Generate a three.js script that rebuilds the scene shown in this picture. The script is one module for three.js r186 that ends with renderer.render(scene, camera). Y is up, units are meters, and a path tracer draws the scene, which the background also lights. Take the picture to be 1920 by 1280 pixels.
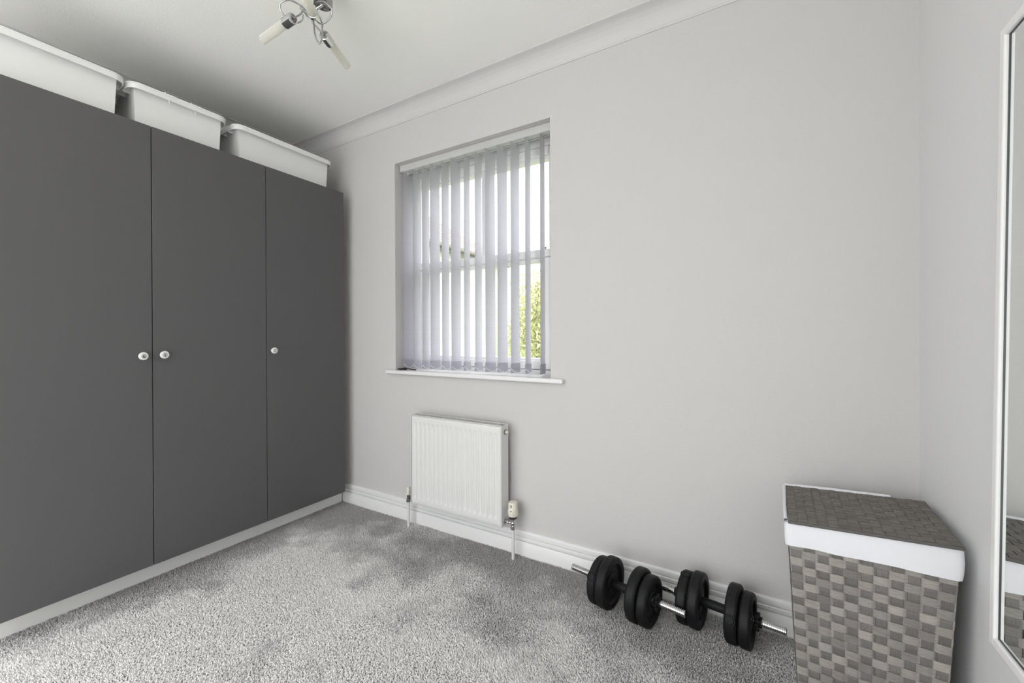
import * as THREE from 'three';
import { RoundedBoxGeometry } from 'three/addons/geometries/RoundedBoxGeometry.js';
import { RectAreaLightUniformsLib } from 'three/addons/lights/RectAreaLightUniformsLib.js';
import { mergeGeometries, mergeVertices, toCreasedNormals } from 'three/addons/utils/BufferGeometryUtils.js';

// ───────────────────────── camera, sky, exposure ─────────────────────────
const F = 771.055;                                         // focal length in pixels of the 1920 x 1280 frame
const scene = new THREE.Scene();
const camera = new THREE.PerspectiveCamera(2 * Math.atan(640 / F) * 180 / Math.PI, 1920 / 1280, 0.05, 200);
camera.position.set(2.26076, 1.09, 1.80546);
camera.rotation.order = 'YXZ';
camera.rotation.set(-0.0035303, 0.5304461, -0.0037634);
camera.setViewOffset(1920, 1280, 0, 7.248, 1920, 1280);    // a slightly shifted lens
camera.updateProjectionMatrix();
scene.add(camera);

{                                                          // overcast sky: the zenith three times as bright as the horizon, the same all round
  const w = 64, h = 128, d = new Float32Array(w * h * 4);
  for (let y = 0; y < h; y++) {
    const el = ((y + 0.5) / h - 0.5) * Math.PI, L = el > 0 ? (1 + 2 * Math.sin(el)) / 3 : 0.14;
    for (let x = 0; x < w; x++) d.set([L * 0.985, L, L * 1.02, 1], (y * w + x) * 4);
  }
  const t = new THREE.DataTexture(d, w, h, THREE.RGBAFormat, THREE.FloatType);
  t.mapping = THREE.EquirectangularReflectionMapping; t.magFilter = t.minFilter = THREE.LinearFilter; t.needsUpdate = true;
  scene.background = t; scene.backgroundIntensity = 5.5;
}
RectAreaLightUniformsLib.init();
for (const [x, y, z, w, h, turn] of [[1.0, 1.125, 2.84, 2.6, 2.25, 0], [-0.66, 1.1, 2.175, 1.05, 2.2, -Math.PI / 2]]) {   // added fill lamps, unseen, in the door openings made behind the camera
  const fillLight = new THREE.RectAreaLight(new THREE.Color().setRGB(0.985, 1, 1.01), 0.7, w, h);
  fillLight.name = 'fill_light'; fillLight.position.set(x, y, z); fillLight.rotation.y = turn; scene.add(fillLight);
}
const renderer = new THREE.WebGLRenderer({ antialias: true });
renderer.toneMapping = THREE.LinearToneMapping;
renderer.toneMappingExposure = 1.0;
renderer.shadowMap.enabled = true;

// ───────────────────────── helpers ─────────────────────────
let seed = 7;
const rnd = () => { seed = (seed * 1664525 + 1013904223) >>> 0; return seed / 4294967296; };
const rr = (a, b) => a + (b - a) * rnd();
const used = {};
function numbered(n) { const k = used[n] ?? 0; used[n] = k + 1; return k ? n + '_' + String(k).padStart(3, '0') : n; }
function std(color, rough = 0.6, extra = {}) {
  const { lin, ...rest } = extra;
  const c = Array.isArray(color) ? new THREE.Color().setRGB(...color) : new THREE.Color(color);
  return new THREE.MeshStandardMaterial({ color: c, roughness: rough, ...rest });
}
function phys(color, rough = 0.6, extra = {}) {
  const c = Array.isArray(color) ? new THREE.Color().setRGB(...color) : new THREE.Color(color);
  return new THREE.MeshPhysicalMaterial({ color: c, roughness: rough, ...extra });
}
function mesh(name, geo, mat, parent) {
  let g = geo;
  if (Array.isArray(geo)) g = geo.length > 1 ? mergeGeometries(geo.map((q) => clean(q))) : geo[0];
  const m = new THREE.Mesh(g, mat); m.castShadow = m.receiveShadow = true;
  m.name = parent === scene || !parent ? numbered(name) : name;
  (parent ?? scene).add(m);
  return m;
}
function clean(g) {
  let q = g.index ? g.toNonIndexed() : g;
  const o = new THREE.BufferGeometry();
  o.setAttribute('position', q.attributes.position); if (!q.attributes.normal) q.computeVertexNormals();
  o.setAttribute('normal', q.attributes.normal);
  o.setAttribute('uv', q.attributes.uv ?? new THREE.BufferAttribute(new Float32Array(q.attributes.position.count * 2), 2));
  return o;
}
function thing(name, label, category, pos = [0, 0, 0], turn = 0, group) {
  const o = new THREE.Group(); o.name = numbered(name); scene.add(o);
  o.position.set(...pos); o.rotation.y = turn; o.userData = { label, category };
  if (group) o.userData.group = group;
  return o;
}
function struct(name, geo, mat, parent) { const m = mesh(name, geo, mat, parent ?? scene); if (!parent) m.userData.kind = 'structure'; return m; }
function structGroup(name) { const g = new THREE.Group(); g.name = name; g.userData.kind = 'structure'; scene.add(g); return g; }
function box(x0, x1, y0, y1, z0, z1, r = 0, seg = 2) {
  const g = r > 0 ? new RoundedBoxGeometry(x1 - x0, y1 - y0, z1 - z0, seg, r) : new THREE.BoxGeometry(x1 - x0, y1 - y0, z1 - z0);
  g.translate((x0 + x1) / 2, (y0 + y1) / 2, (z0 + z1) / 2); return boxUV(g);
}
function boxUV(g) {                                        // uv in metres, from the side each face points to
  g = g.index ? g.toNonIndexed() : g; const p = g.attributes.position, n = g.attributes.normal, uv = new Float32Array(p.count * 2);
  for (let i = 0; i < p.count; i++) {
    const ax = Math.abs(n.getX(i)), ay = Math.abs(n.getY(i)), az = Math.abs(n.getZ(i));
    if (ay >= ax && ay >= az) { uv[2 * i] = p.getX(i); uv[2 * i + 1] = p.getZ(i); }
    else if (ax >= az) { uv[2 * i] = p.getZ(i); uv[2 * i + 1] = p.getY(i); }
    else { uv[2 * i] = p.getX(i); uv[2 * i + 1] = p.getY(i); }
  }
  g.setAttribute('uv', new THREE.BufferAttribute(uv, 2)); return g;
}
function cyl(r0, r1, h, seg = 24, open = false) { return new THREE.CylinderGeometry(r1, r0, h, seg, 1, open); }
function between(g, a, b) {                                // a shape along +y of length |ab|, base at a
  const A = new THREE.Vector3(...a), B = new THREE.Vector3(...b), d = B.clone().sub(A);
  const q = new THREE.Quaternion().setFromUnitVectors(new THREE.Vector3(0, 1, 0), d.clone().normalize());
  return g.clone().applyMatrix4(new THREE.Matrix4().compose(A, q, new THREE.Vector3(1, 1, 1)));
}
function rod(a, b, r, seg = 16) { const L = new THREE.Vector3(...a).distanceTo(new THREE.Vector3(...b)); return between(cyl(r, r, L, seg).translate(0, L / 2, 0), a, b); }
function lathe(pts, seg = 32) { return toCreasedNormals(new THREE.LatheGeometry(pts.map((p) => new THREE.Vector2(p[0], p[1])), seg), 0.6); }
function tube(pts, r, n = 60, closed = false, seg = 10) {
  return new THREE.TubeGeometry(new THREE.CatmullRomCurve3(pts.map((p) => new THREE.Vector3(...p)), closed, 'centripetal'), n, r, seg, closed);
}
// profile given as (d, y): d = distance out of the wall; swept along a straight line
function sweep(profile, length) {
  const s = new THREE.Shape(profile.map((p) => new THREE.Vector2(p[0], p[1])));
  return new THREE.ExtrudeGeometry(s, { depth: length, bevelEnabled: false, steps: 1 });
}
// ── noise and textures
function hash2(x, y, s) { let h = (x * 374761393 + y * 668265263 + s * 974711) | 0; h = Math.imul(h ^ (h >>> 13), 1274126177); return ((h ^ (h >>> 16)) >>> 0) / 4294967296; }
function vnoise(x, y, s = 0, wrap = 0) {
  const xi = Math.floor(x), yi = Math.floor(y), fx = x - xi, fy = y - yi, u = fx * fx * (3 - 2 * fx), v = fy * fy * (3 - 2 * fy);
  const w = (a) => wrap ? ((a % wrap) + wrap) % wrap : a;
  const a = hash2(w(xi), w(yi), s), b = hash2(w(xi + 1), w(yi), s), c = hash2(w(xi), w(yi + 1), s), d = hash2(w(xi + 1), w(yi + 1), s);
  return a + (b - a) * u + (c - a) * v + (a - b - c + d) * u * v;
}
function fbm(x, y, s = 0, oct = 4) { let t = 0, a = 0.5, n = 0; for (let i = 0; i < oct; i++) { t += a * vnoise(x, y, s + i * 17); n += a; x *= 2.03; y *= 2.03; a *= 0.5; } return t / n; }
function tex(n, fn, srgb, repeat) {
  const d = new Uint8Array(n * n * 4);
  for (let y = 0; y < n; y++) for (let x = 0; x < n; x++) { const c = fn(x / n, y / n); const i = (y * n + x) * 4; for (let k = 0; k < 3; k++) d[i + k] = Math.max(0, Math.min(255, (Array.isArray(c) ? c[k] : c) * 255)); d[i + 3] = 255; }
  const t = new THREE.DataTexture(d, n, n); t.wrapS = t.wrapT = THREE.RepeatWrapping; t.magFilter = THREE.LinearFilter; t.minFilter = THREE.LinearMipmapLinearFilter; t.generateMipmaps = true;
  if (srgb) t.colorSpace = THREE.SRGBColorSpace; if (repeat) t.repeat.set(...repeat); t.needsUpdate = true; return t;
}
const stipple = tex(512, (x, y) => 0.5 * vnoise(x * 128, y * 128, 1, 128) + 0.3 * vnoise(x * 64, y * 64, 2, 64) + 0.2 * vnoise(x * 16, y * 16, 3, 16), false, [2.5, 2.5]);
const weaveBump = tex(256, (x, y) => 0.5 + 0.22 * Math.sin(x * 2 * Math.PI * 64) + 0.22 * Math.sin(y * 2 * Math.PI * 64) + 0.15 * (vnoise(x * 128, y * 128, 5, 128) - 0.5), false, [12, 12]);
const slatGrain = tex(256, (x, y) => { const v = 0.93 + 0.07 * vnoise(x * 128, y * 32, 8, 32) ; return [v, v, v]; }, true, [9, 9]);
const strawGrain = tex(256, (x, y) => { const v = 0.78 + 0.22 * vnoise(x * 8, y * 64, 11, 64) * (0.7 + 0.3 * vnoise(x * 32, y * 128, 12, 128)); return [v, v, v]; }, true, [12, 30]);
const smear = tex(512, (x, y) => 0.42 + 0.10 * vnoise(x * 8, y * 8, 21, 8) + 0.05 * vnoise(x * 64, y * 64, 22, 64), false, [0.6, 0.6]);

// ───────────────────────── materials ─────────────────────────
const M = {
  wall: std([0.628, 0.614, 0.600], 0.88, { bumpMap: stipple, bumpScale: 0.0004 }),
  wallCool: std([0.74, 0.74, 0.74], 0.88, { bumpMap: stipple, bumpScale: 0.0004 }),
  coving: std([0.67, 0.665, 0.66], 0.9),
  ceiling: std([0.945, 0.945, 0.915], 0.9, { bumpMap: stipple, bumpScale: 0.0004 }),
  trim: std([0.84, 0.835, 0.83], 0.38),
  upvc: std([0.78, 0.78, 0.78], 0.3),
  glass: phys([1, 1, 1], 0, { transmission: 1, thickness: 0, ior: 1.5 }),
  door: phys([0.100, 0.098, 0.099], 0.42, { roughnessMap: smear, roughness: 1.0 }),
  carcass: std([0.90, 0.90, 0.87], 0.45),
  plastic: phys([0.84, 0.84, 0.82], 0.45, { transmission: 0.0 }),
  enamel: std([0.76, 0.76, 0.74], 0.32),
  chrome: std([0.66, 0.66, 0.67], 0.12, { metalness: 1 }),
  nickel: std([0.36, 0.35, 0.35], 0.25, { metalness: 1 }),
  black: std([0.012, 0.012, 0.013], 0.5),
  vinyl: phys([0.0095, 0.0095, 0.0105], 0.5, { specularIntensity: 0.45, bumpMap: stipple, bumpScale: 0.0002 }),
  grip: phys([0.010, 0.010, 0.011], 0.5, { specularIntensity: 0.5 }),
  cream: std([0.80, 0.76, 0.66], 0.4),
  linen: std([0.84, 0.84, 0.87], 0.95, { bumpMap: weaveBump, bumpScale: 0.0002 }),
  slat: phys([0.73, 0.72, 0.785], 0.95, { transmission: 0.54, thickness: 0, map: slatGrain, bumpMap: weaveBump, bumpScale: 0.0002 }),
  frosted: phys([0.95, 0.945, 0.91], 0.7, { transmission: 0.8, thickness: 0 }),
  pileBase: std([0.40, 0.39, 0.385], 1),
};

// ───────────────────────── room ─────────────────────────
const XR = 2.7225, XL = -0.62, ZB = 2.8, HC = 2.452, DEEP = 0.3;
const OX0 = 0.378, OX1 = 1.418, OY0 = 0.872, OY1 = 2.142;   // window opening
{
  struct('floor', box(XL - 0.3, XR + 0.3, -0.15, -0.010, -DEEP, ZB + 0.3), M.pileBase);
  struct('ceiling', box(XL - 0.3, XR + 0.3, HC, HC + 0.2, -DEEP, ZB + 0.3), M.ceiling);
  const s = new THREE.Shape([[XL - 0.3, -0.15], [XR + 0.3, -0.15], [XR + 0.3, HC + 0.05], [XL - 0.3, HC + 0.05]].map((p) => new THREE.Vector2(...p)));
  s.holes.push(new THREE.Path([[OX0, OY0], [OX0, OY1], [OX1, OY1], [OX1, OY0]].map((p) => new THREE.Vector2(...p))));
  struct('wall_back', boxUV(new THREE.ExtrudeGeometry(s, { depth: DEEP, bevelEnabled: false }).translate(0, 0, -DEEP)), M.wall);
  const l = new THREE.Shape([[0, -0.15], [ZB, -0.15], [ZB, HC + 0.05], [0, HC + 0.05]].map((p) => new THREE.Vector2(...p)));
  l.holes.push(new THREE.Path([[1.65, 0.0], [1.65, 2.2], [2.7, 2.2], [2.7, 0.0]].map((p) => new THREE.Vector2(...p))));
  struct('wall_left', boxUV(new THREE.ExtrudeGeometry(l, { depth: 0.3, bevelEnabled: false }).rotateY(-Math.PI / 2).translate(XL, 0, 0)), M.wall);
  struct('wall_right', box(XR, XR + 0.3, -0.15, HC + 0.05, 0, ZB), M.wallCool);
  // wall behind the camera: door openings added here and in left wall for brightness
  const b = new THREE.Shape([[XL - 0.3, -0.15], [XR + 0.3, -0.15], [XR + 0.3, HC + 0.05], [XL - 0.3, HC + 0.05]].map((p) => new THREE.Vector2(...p)));
  b.holes.push(new THREE.Path([[-0.3, 0.0], [-0.3, 2.25], [2.3, 2.25], [2.3, 0.0]].map((p) => new THREE.Vector2(...p))));
  struct('wall_front', boxUV(new THREE.ExtrudeGeometry(b, { depth: 0.3, bevelEnabled: false }).translate(0, 0, ZB)), M.wall);
  const d = structGroup('door_1');
  mesh('added_door_frame', [box(-0.3, -0.24, 0, 2.25, ZB + 0.1, ZB + 0.17, 0.004), box(2.24, 2.3, 0, 2.25, ZB + 0.1, ZB + 0.17, 0.004), box(-0.24, 2.24, 2.19, 2.25, ZB + 0.1, ZB + 0.17, 0.004)], M.upvc, d);
  const d2 = structGroup('door_2');
  mesh('added_door_frame', [box(XL - 0.17, XL - 0.1, 0, 2.2, 1.65, 1.70, 0.004), box(XL - 0.17, XL - 0.1, 0, 2.2, 2.65, 2.7, 0.004), box(XL - 0.17, XL - 0.1, 2.15, 2.2, 1.70, 2.65, 0.004)], M.upvc, d2);

  // skirting: two grooves below a rounded top
  const sk = [[0, -0.01], [0.018, -0.01], [0.018, 0.0632], [0.0165, 0.0662], [0.0085, 0.0672], [0.0080, 0.0698], [0.0140, 0.0710], [0.0155, 0.0730], [0.0155, 0.0838], [0.0138, 0.0864], [0.0060, 0.0874], [0.0055, 0.0898], [0.0105, 0.0908], [0.0118, 0.1085], [0.0105, 0.1125], [0.0075, 0.1150], [0, 0.1157]];
  const toBack = new THREE.Matrix4().makeBasis(new THREE.Vector3(0, 0, 1), new THREE.Vector3(0, 1, 0), new THREE.Vector3(1, 0, 0)).multiply(new THREE.Matrix4());
  const back = (prof, x0, x1) => { const g = sweep(prof, x1 - x0); g.applyMatrix4(toBack); const q = flip(g); q.translate(x0, 0, 0); return q; };
  struct('baseboard_back', toCreasedNormals(back(sk, -0.10, XR), 0.5), M.trim);
  const right = sweep(sk.map(([a, y]) => [-a, y]), ZB - 0.018); right.translate(XR, 0, 0.018);
  struct('baseboard_right', toCreasedNormals(right, 0.5), M.trim);
  // coving: concave quarter between wall and ceiling
  const cov = [[0, HC], [0, HC - 0.0795], [0.004, HC - 0.0795], [0.0055, HC - 0.074]];
  for (let i = 0; i <= 12; i++) { const a = i / 12 * Math.PI / 2; cov.push([0.008 + 0.064 * (1 - Math.cos(a)), HC - 0.006 - 0.066 * (1 - Math.sin(a))]); }
  cov.push([0.074, HC - 0.0055], [0.079, HC - 0.004], [0.079, HC]);
  struct('trim_1', toCreasedNormals(back(cov, XL, XR), 0.35), M.coving);
  const lc = sweep(cov, ZB); lc.translate(XL, 0, 0); struct('trim_2', toCreasedNormals(lc, 0.35), M.coving);
  const rc = flip(sweep(cov.map(([a, y]) => [-a, y]), ZB)); rc.translate(XR, 0, 0); struct('trim_3', toCreasedNormals(rc, 0.35), M.coving);
}
function flip(g) {                                         // turns every face round
  g = g.index ? g.toNonIndexed() : g; const p = g.attributes.position.array;
  for (let i = 0; i < p.length; i += 9) for (let k = 0; k < 3; k++) { const t = p[i + 3 + k]; p[i + 3 + k] = p[i + 6 + k]; p[i + 6 + k] = t; }
  g.computeVertexNormals(); return g;
}
// ───────────────────────── window ─────────────────────────
{
  const w = structGroup('window_1'), zf = -0.17, zk = -0.24, cx = (OX0 + OX1) / 2;
  mesh('window_frame', [
    box(OX0, OX0 + 0.028, OY0, OY1, zk, zf, 0.003), box(OX1 - 0.042, OX1, OY0, OY1, zk, zf, 0.003),
    box(OX0 + 0.028, OX1 - 0.042, 2.100, OY1, zk, zf, 0.003), box(OX0 + 0.028, OX1 - 0.042, OY0, 0.909, zk, zf, 0.003)], M.upvc, w);
  // upper fixed sash, slim; lower sash, wider
  const a0 = OX0 + 0.031, a1 = OX1 - 0.045;
  mesh('upper_sash', [
    box(a0, a0 + 0.026, 1.552, 2.097, zk, zf + 0.006, 0.006), box(a1 - 0.040, a1, 1.552, 2.097, zk, zf + 0.006, 0.006),
    box(a0 + 0.026, a1 - 0.040, 2.050, 2.097, zk, zf + 0.006, 0.006), box(a0 + 0.04, a1 - 0.04, 2.036, 2.052, zk + 0.01, zf - 0.010, 0.004)], M.upvc, w);
  mesh('meeting_rail', [box(OX0 + 0.042, OX1 - 0.042, 1.508, 1.550, zk, zf + 0.014, 0.004), box(OX0 + 0.1, OX1 - 0.1, 1.489, 1.510, zk + 0.01, zf - 0.004, 0.006)], M.upvc, w);
  mesh('glazing_bar', [box(cx - 0.0, cx + 0.028, 1.55, 2.05, zk + 0.02, zf - 0.004, 0.005)], M.upvc, w);
  mesh('lower_sash', [
    box(a0, a0 + 0.066, 0.912, 1.508, zk, zf + 0.008, 0.006), box(a1 - 0.066, a1, 0.912, 1.508, zk, zf + 0.008, 0.006),
    box(a0 + 0.066, a1 - 0.066, 0.912, 0.958, zk, zf + 0.008, 0.006), box(a0 + 0.06, a1 - 0.06, 0.955, 0.970, zk + 0.01, zf - 0.008, 0.004)], M.upvc, w);
  for (const [x0, x1, y0, y1] of [[a0 + 0.02, cx + 0.005, 1.54, 2.045], [cx + 0.022, a1 - 0.03, 1.54, 2.045], [a0 + 0.05, a1 - 0.05, 0.96, 1.495]])
    mesh('pane', new THREE.PlaneGeometry(x1 - x0, y1 - y0).translate((x0 + x1) / 2, (y0 + y1) / 2, zk + 0.03), M.glass, w);
  for (const x of [0.585, 0.735, 1.11, 1.312]) mesh('latch', [cyl(0.006, 0.006, 0.012, 12).translate(x, 1.556, zf + 0.004), box(x - 0.010, x + 0.004, 1.556, 1.562, zf - 0.002, zf + 0.010, 0.002)], M.nickel, w);
  for (const x of [0.70, 1.14]) mesh('sash_lift', [box(x - 0.012, x + 0.012, 0.925, 0.935, zf + 0.006, zf + 0.024, 0.003)], M.nickel, w);
  mesh('window_sill', [box(0.318, 1.49, 0.864, 0.887, -0.005, 0.030, 0.008, 3), box(OX0, OX1, 0.864, 0.887, -0.20, 0.012, 0.001)], M.trim, w);
}
// ───────────────────────── vertical blind ─────────────────────────
{
  const t = thing('vertical_blind', 'pale grey vertical fabric blind hanging from a white headrail inside the window recess', 'blind', [0, 0, -0.08]);
  const yr = OY1 - 0.001;
  // headrail: a channel with a slot along its underside
  const prof = [[0.042, 0], [0.042, -0.036], [0.038, -0.0385], [0.006, -0.0385], [0.006, -0.034], [0.034, -0.034], [0.036, -0.006], [-0.010, -0.006], [-0.010, -0.034], [-0.004, -0.034], [-0.004, -0.0385], [-0.012, -0.0385], [-0.014, -0.036], [-0.014, 0]];
  const hr = new THREE.ExtrudeGeometry(new THREE.Shape(prof.map((p) => new THREE.Vector2(...p))), { depth: 1.03, bevelEnabled: false });
  hr.applyMatrix4(new THREE.Matrix4().makeBasis(new THREE.Vector3(0, 0, 1), new THREE.Vector3(0, 1, 0), new THREE.Vector3(1, 0, 0))); flip(hr);
  mesh('headrail', toCreasedNormals(hr.translate(OX0 + 0.005, yr, 0), 0.5), std([0.60, 0.60, 0.59], 0.4), t);
  const W = 0.089, top = 2.112, bot = 0.897;
  const xs = [0.409, 0.480, 0.553, 0.625, 0.705, 0.782, 0.861, 0.940, 1.019, 1.097, 1.176, 1.253, 1.337];
  const an = [94, 105, 103, 91, 101, 89.5, 103.5, 99, 85.5, 84.5, 88, 99.5, 100.5];
  const so = new THREE.Shape([[-W / 2, bot], [W / 2, bot], [W / 2, top - 0.022], [W / 2 - 0.004, top - 0.012], [0.014, top - 0.004], [0.011, top - 0.010], [-0.011, top - 0.010], [-0.014, top - 0.002], [-W / 2 + 0.004, top], [-W / 2, top - 0.004]].map((p) => new THREE.Vector2(...p)));
  const cut = (g, bow) => { const p = g.attributes.position; for (let i = 0; i < p.count; i++) { const x = p.getX(i); p.setZ(i, p.getZ(i) + bow * (1 - (2 * x / W) ** 2)); } g.computeVertexNormals(); return g; };
  const slatGeo = () => {                                  // thin cloth, slightly bowed, with enough rows to take the bow
    const g = new THREE.PlaneGeometry(W, top - bot - 0.012, 8, 12); g.translate(0, (top + bot - 0.012) / 2, 0);
    const up = new THREE.ShapeGeometry(new THREE.Shape([[-W / 2, top - 0.0125], [W / 2, top - 0.0125], [W / 2 - 0.003, top - 0.010], [0.014, top - 0.004], [0.011, top - 0.009], [-0.011, top - 0.009], [-0.014, top - 0.002], [-W / 2 + 0.003, top], [-W / 2, top - 0.002]].map((p) => new THREE.Vector2(...p))));
    return [g, up];
  };
  const [sg, su] = slatGeo();
  xs.forEach((x, i) => {
    const bow = 0.0016 * (i % 3 - 1) + 0.001;
    const s = mesh('slat', [cut(sg.clone(), bow), cut(su.clone(), bow)], M.slat, t);
    s.position.set(x, 0, 0); s.rotation.y = an[i] * Math.PI / 180;
    const h = mesh('hem', [cut(new THREE.PlaneGeometry(W, 0.05, 8, 2).translate(0, bot + 0.025, 0), bow).translate(0, 0, 0.0028), cut(new THREE.PlaneGeometry(W, 0.05, 8, 2).translate(0, bot + 0.025, 0), bow).translate(0, 0, -0.0028), box(-W / 2, W / 2, bot + 0.048, bot + 0.0495, -0.0028, 0.0032)], M.slat, s);
    h.position.y = 0;
    mesh('hanger', [box(-0.003, 0.003, top - 0.02, top + 0.006, -0.002, 0.002, 0.0008), box(-0.010, 0.010, top - 0.012, top - 0.007, -0.003, 0.003, 0.001)], M.plastic, s);
  });
  for (const side of [1, -1]) {                            // the bead chains that link the foot of the slats
    const gs = [];
    for (let i = 0; i < xs.length - 1; i++) {
      const e = (k) => [xs[k] - side * (W / 2 - 0.003) * Math.cos(an[k] * Math.PI / 180), bot + 0.022, side * (W / 2 - 0.003) * Math.sin(an[k] * Math.PI / 180)];
      const a = e(i), b = e(i + 1);
      gs.push(tube([a, [(a[0] + b[0]) / 2, bot + 0.004, (a[2] + b[2]) / 2], b], 0.0009, 10, false, 6), new THREE.SphereGeometry(0.0028, 8, 6).translate(...a));
    }
    mesh('chain', gs, M.plastic, t);
  }
}
// small black thing lying on the sill
{
  const t = thing('cord_clip', 'small black cord and clip lying on the left end of the white window sill', 'cord clip', [0.41, 0.887, -0.015]);
  mesh('clip', [box(-0.016, 0.010, 0, 0.010, -0.008, 0.008, 0.004), box(0.012, 0.038, 0, 0.014, -0.012, 0.004, 0.005)], M.black, t);
  mesh('cord', tube([[-0.025, 0.006, 0.004], [0.0, 0.008, 0.0], [0.035, 0.008, -0.01], [0.07, 0.004, -0.02], [0.10, 0.003, -0.02]], 0.003, 24, false, 8), M.black, t);
}
// ───────────────────────── wardrobe: a double and a single unit ─────────────────────────
const knobGeo = lathe([[0, 0], [0.008, 0], [0.008, 0.006], [0.0055, 0.009], [0.0055, 0.013], [0.012, 0.015], [0.0165, 0.019], [0.0172, 0.0225], [0.0155, 0.0265], [0.011, 0.0285], [0.0095, 0.0282]], 28);
const knobDome = lathe([[0.0098, 0.0280], [0.0090, 0.0305], [0.006, 0.0325], [0.003, 0.0332], [0, 0.0334]], 24);
const ceramic = phys([0.86, 0.86, 0.85], 0.12, { clearcoat: 1 });
function wardrobe(label, z0, z1, doors) {
  const t = thing('wardrobe', label, 'wardrobe'), H = 2.004, B = 0.096;
  mesh('carcass', [box(-0.60, -0.022, B, H, z0, z0 + 0.018), box(-0.60, -0.022, B, H, z1 - 0.018, z1), box(-0.60, -0.022, H - 0.018, H, z0 + 0.018, z1 - 0.018), box(-0.60, -0.022, B, B + 0.018, z0 + 0.018, z1 - 0.018), box(-0.612, -0.60, B, H, z0, z1),
    box(-0.60, -0.100, -0.010, B, z0, z0 + 0.018), box(-0.60, -0.100, -0.010, B, z1 - 0.018, z1)], M.carcass, t);
  mesh('plinth', box(-0.116, -0.101, -0.008, B, z0 + 0.0185, z1 - 0.0185), M.carcass, t);
  for (const [a, b, k] of doors) {
    const d = mesh('door', box(-0.019, 0, 0.096, 2.010, a + 0.0015, b - 0.0015, 0.0012), M.door, t);
    const kn = mesh('knob', knobGeo.clone().rotateZ(-Math.PI / 2), ceramic, d); kn.position.set(0, k[0], k[1]);
    const dm = knobDome.clone().rotateZ(-Math.PI / 2).translate(0, k[0], k[1]); mesh('knob_stud', dm, M.chrome, d);
  }
  return t;
}
wardrobe('wide dark grey wardrobe with two doors and a pair of round white knobs', 0.5635, 1.541, [[0.5635, 1.0513, [1.0137, 1.0165]], [1.0513, 1.541, [1.0108, 1.0895]]]);
wardrobe('single dark grey wardrobe door unit with one knob, beside the window wall', 0.0765, 0.5625, [[0.0755, 0.5635, [1.017, 0.534]]]);
struct('trim_4', box(-0.60, -0.101, -0.010, 0.096, 0.022, 0.0755), M.carcass);

// ───────────────────────── storage bins on the wardrobe ─────────────────────────
function binShell(w, d, h, taper) {                        // open tub: w along x, d along z, base at y 0
  const parts = [], hw = w / 2, hd = d / 2, k = 1 - taper, T = 0.003;
  const ring = (y, s, inset) => [[-hw * s + inset, y, -hd * s + inset], [hw * s - inset, y, -hd * s + inset], [hw * s - inset, y, hd * s - inset], [-hw * s + inset, y, hd * s - inset]];
  const lo = ring(0, k, 0), hi = ring(h, 1, 0), lo2 = ring(T, k, T), hi2 = ring(h, 1, T), pos = [];
  const quad = (a, b, c, e) => pos.push(...a, ...b, ...c, ...a, ...c, ...e);
  for (let i = 0; i < 4; i++) { const j = (i + 1) % 4; quad(lo[j], lo[i], hi[i], hi[j]); quad(lo2[i], lo2[j], hi2[j], hi2[i]); quad(hi[i], hi2[i], hi2[j], hi[j]); }
  quad(lo[0], lo[1], lo[2], lo[3]); quad(lo2[3], lo2[2], lo2[1], lo2[0]);
  const g = new THREE.BufferGeometry(); g.setAttribute('position', new THREE.Float32BufferAttribute(pos, 3)); g.computeVertexNormals(); return g;
}
function rrect(w, d, r) { const s = new THREE.Shape(), a = w / 2, b = d / 2; s.moveTo(-a + r, -b); s.lineTo(a - r, -b); s.absarc(a - r, -b + r, r, -Math.PI / 2, 0); s.lineTo(a, b - r); s.absarc(a - r, b - r, r, 0, Math.PI / 2); s.lineTo(-a + r, b); s.absarc(-a + r, b - r, r, Math.PI / 2, Math.PI); s.lineTo(-a, -b + r); s.absarc(-a + r, -b + r, r, Math.PI, 1.5 * Math.PI); return s; }
function rimGeo(w, d, r, lip, h) {
  const o = rrect(w, d, r); o.holes.push(new THREE.Path(rrect(w - 2 * lip, d - 2 * lip, Math.max(0.012, r - lip)).getPoints(8).reverse()));
  const g = new THREE.ExtrudeGeometry(o, { depth: 0.003, bevelEnabled: true, bevelSize: 0.0015, bevelThickness: 0.0015, bevelSegments: 2, curveSegments: 10 }); g.rotateX(-Math.PI / 2); g.translate(0, h - 0.0045, 0);
  const f = rrect(w, d, r); f.holes.push(new THREE.Path(rrect(w - 0.006, d - 0.006, r - 0.003).getPoints(10).reverse()));
  const g2 = new THREE.ExtrudeGeometry(f, { depth: 0.024, bevelEnabled: false, curveSegments: 10 }); g2.rotateX(-Math.PI / 2); g2.translate(0, h - 0.026, 0);
  return [toCreasedNormals(g, 0.7), toCreasedNormals(g2, 0.7)];
}
const binProto = { L: 0.57, S: 0.385, H: 0.190 };
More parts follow.
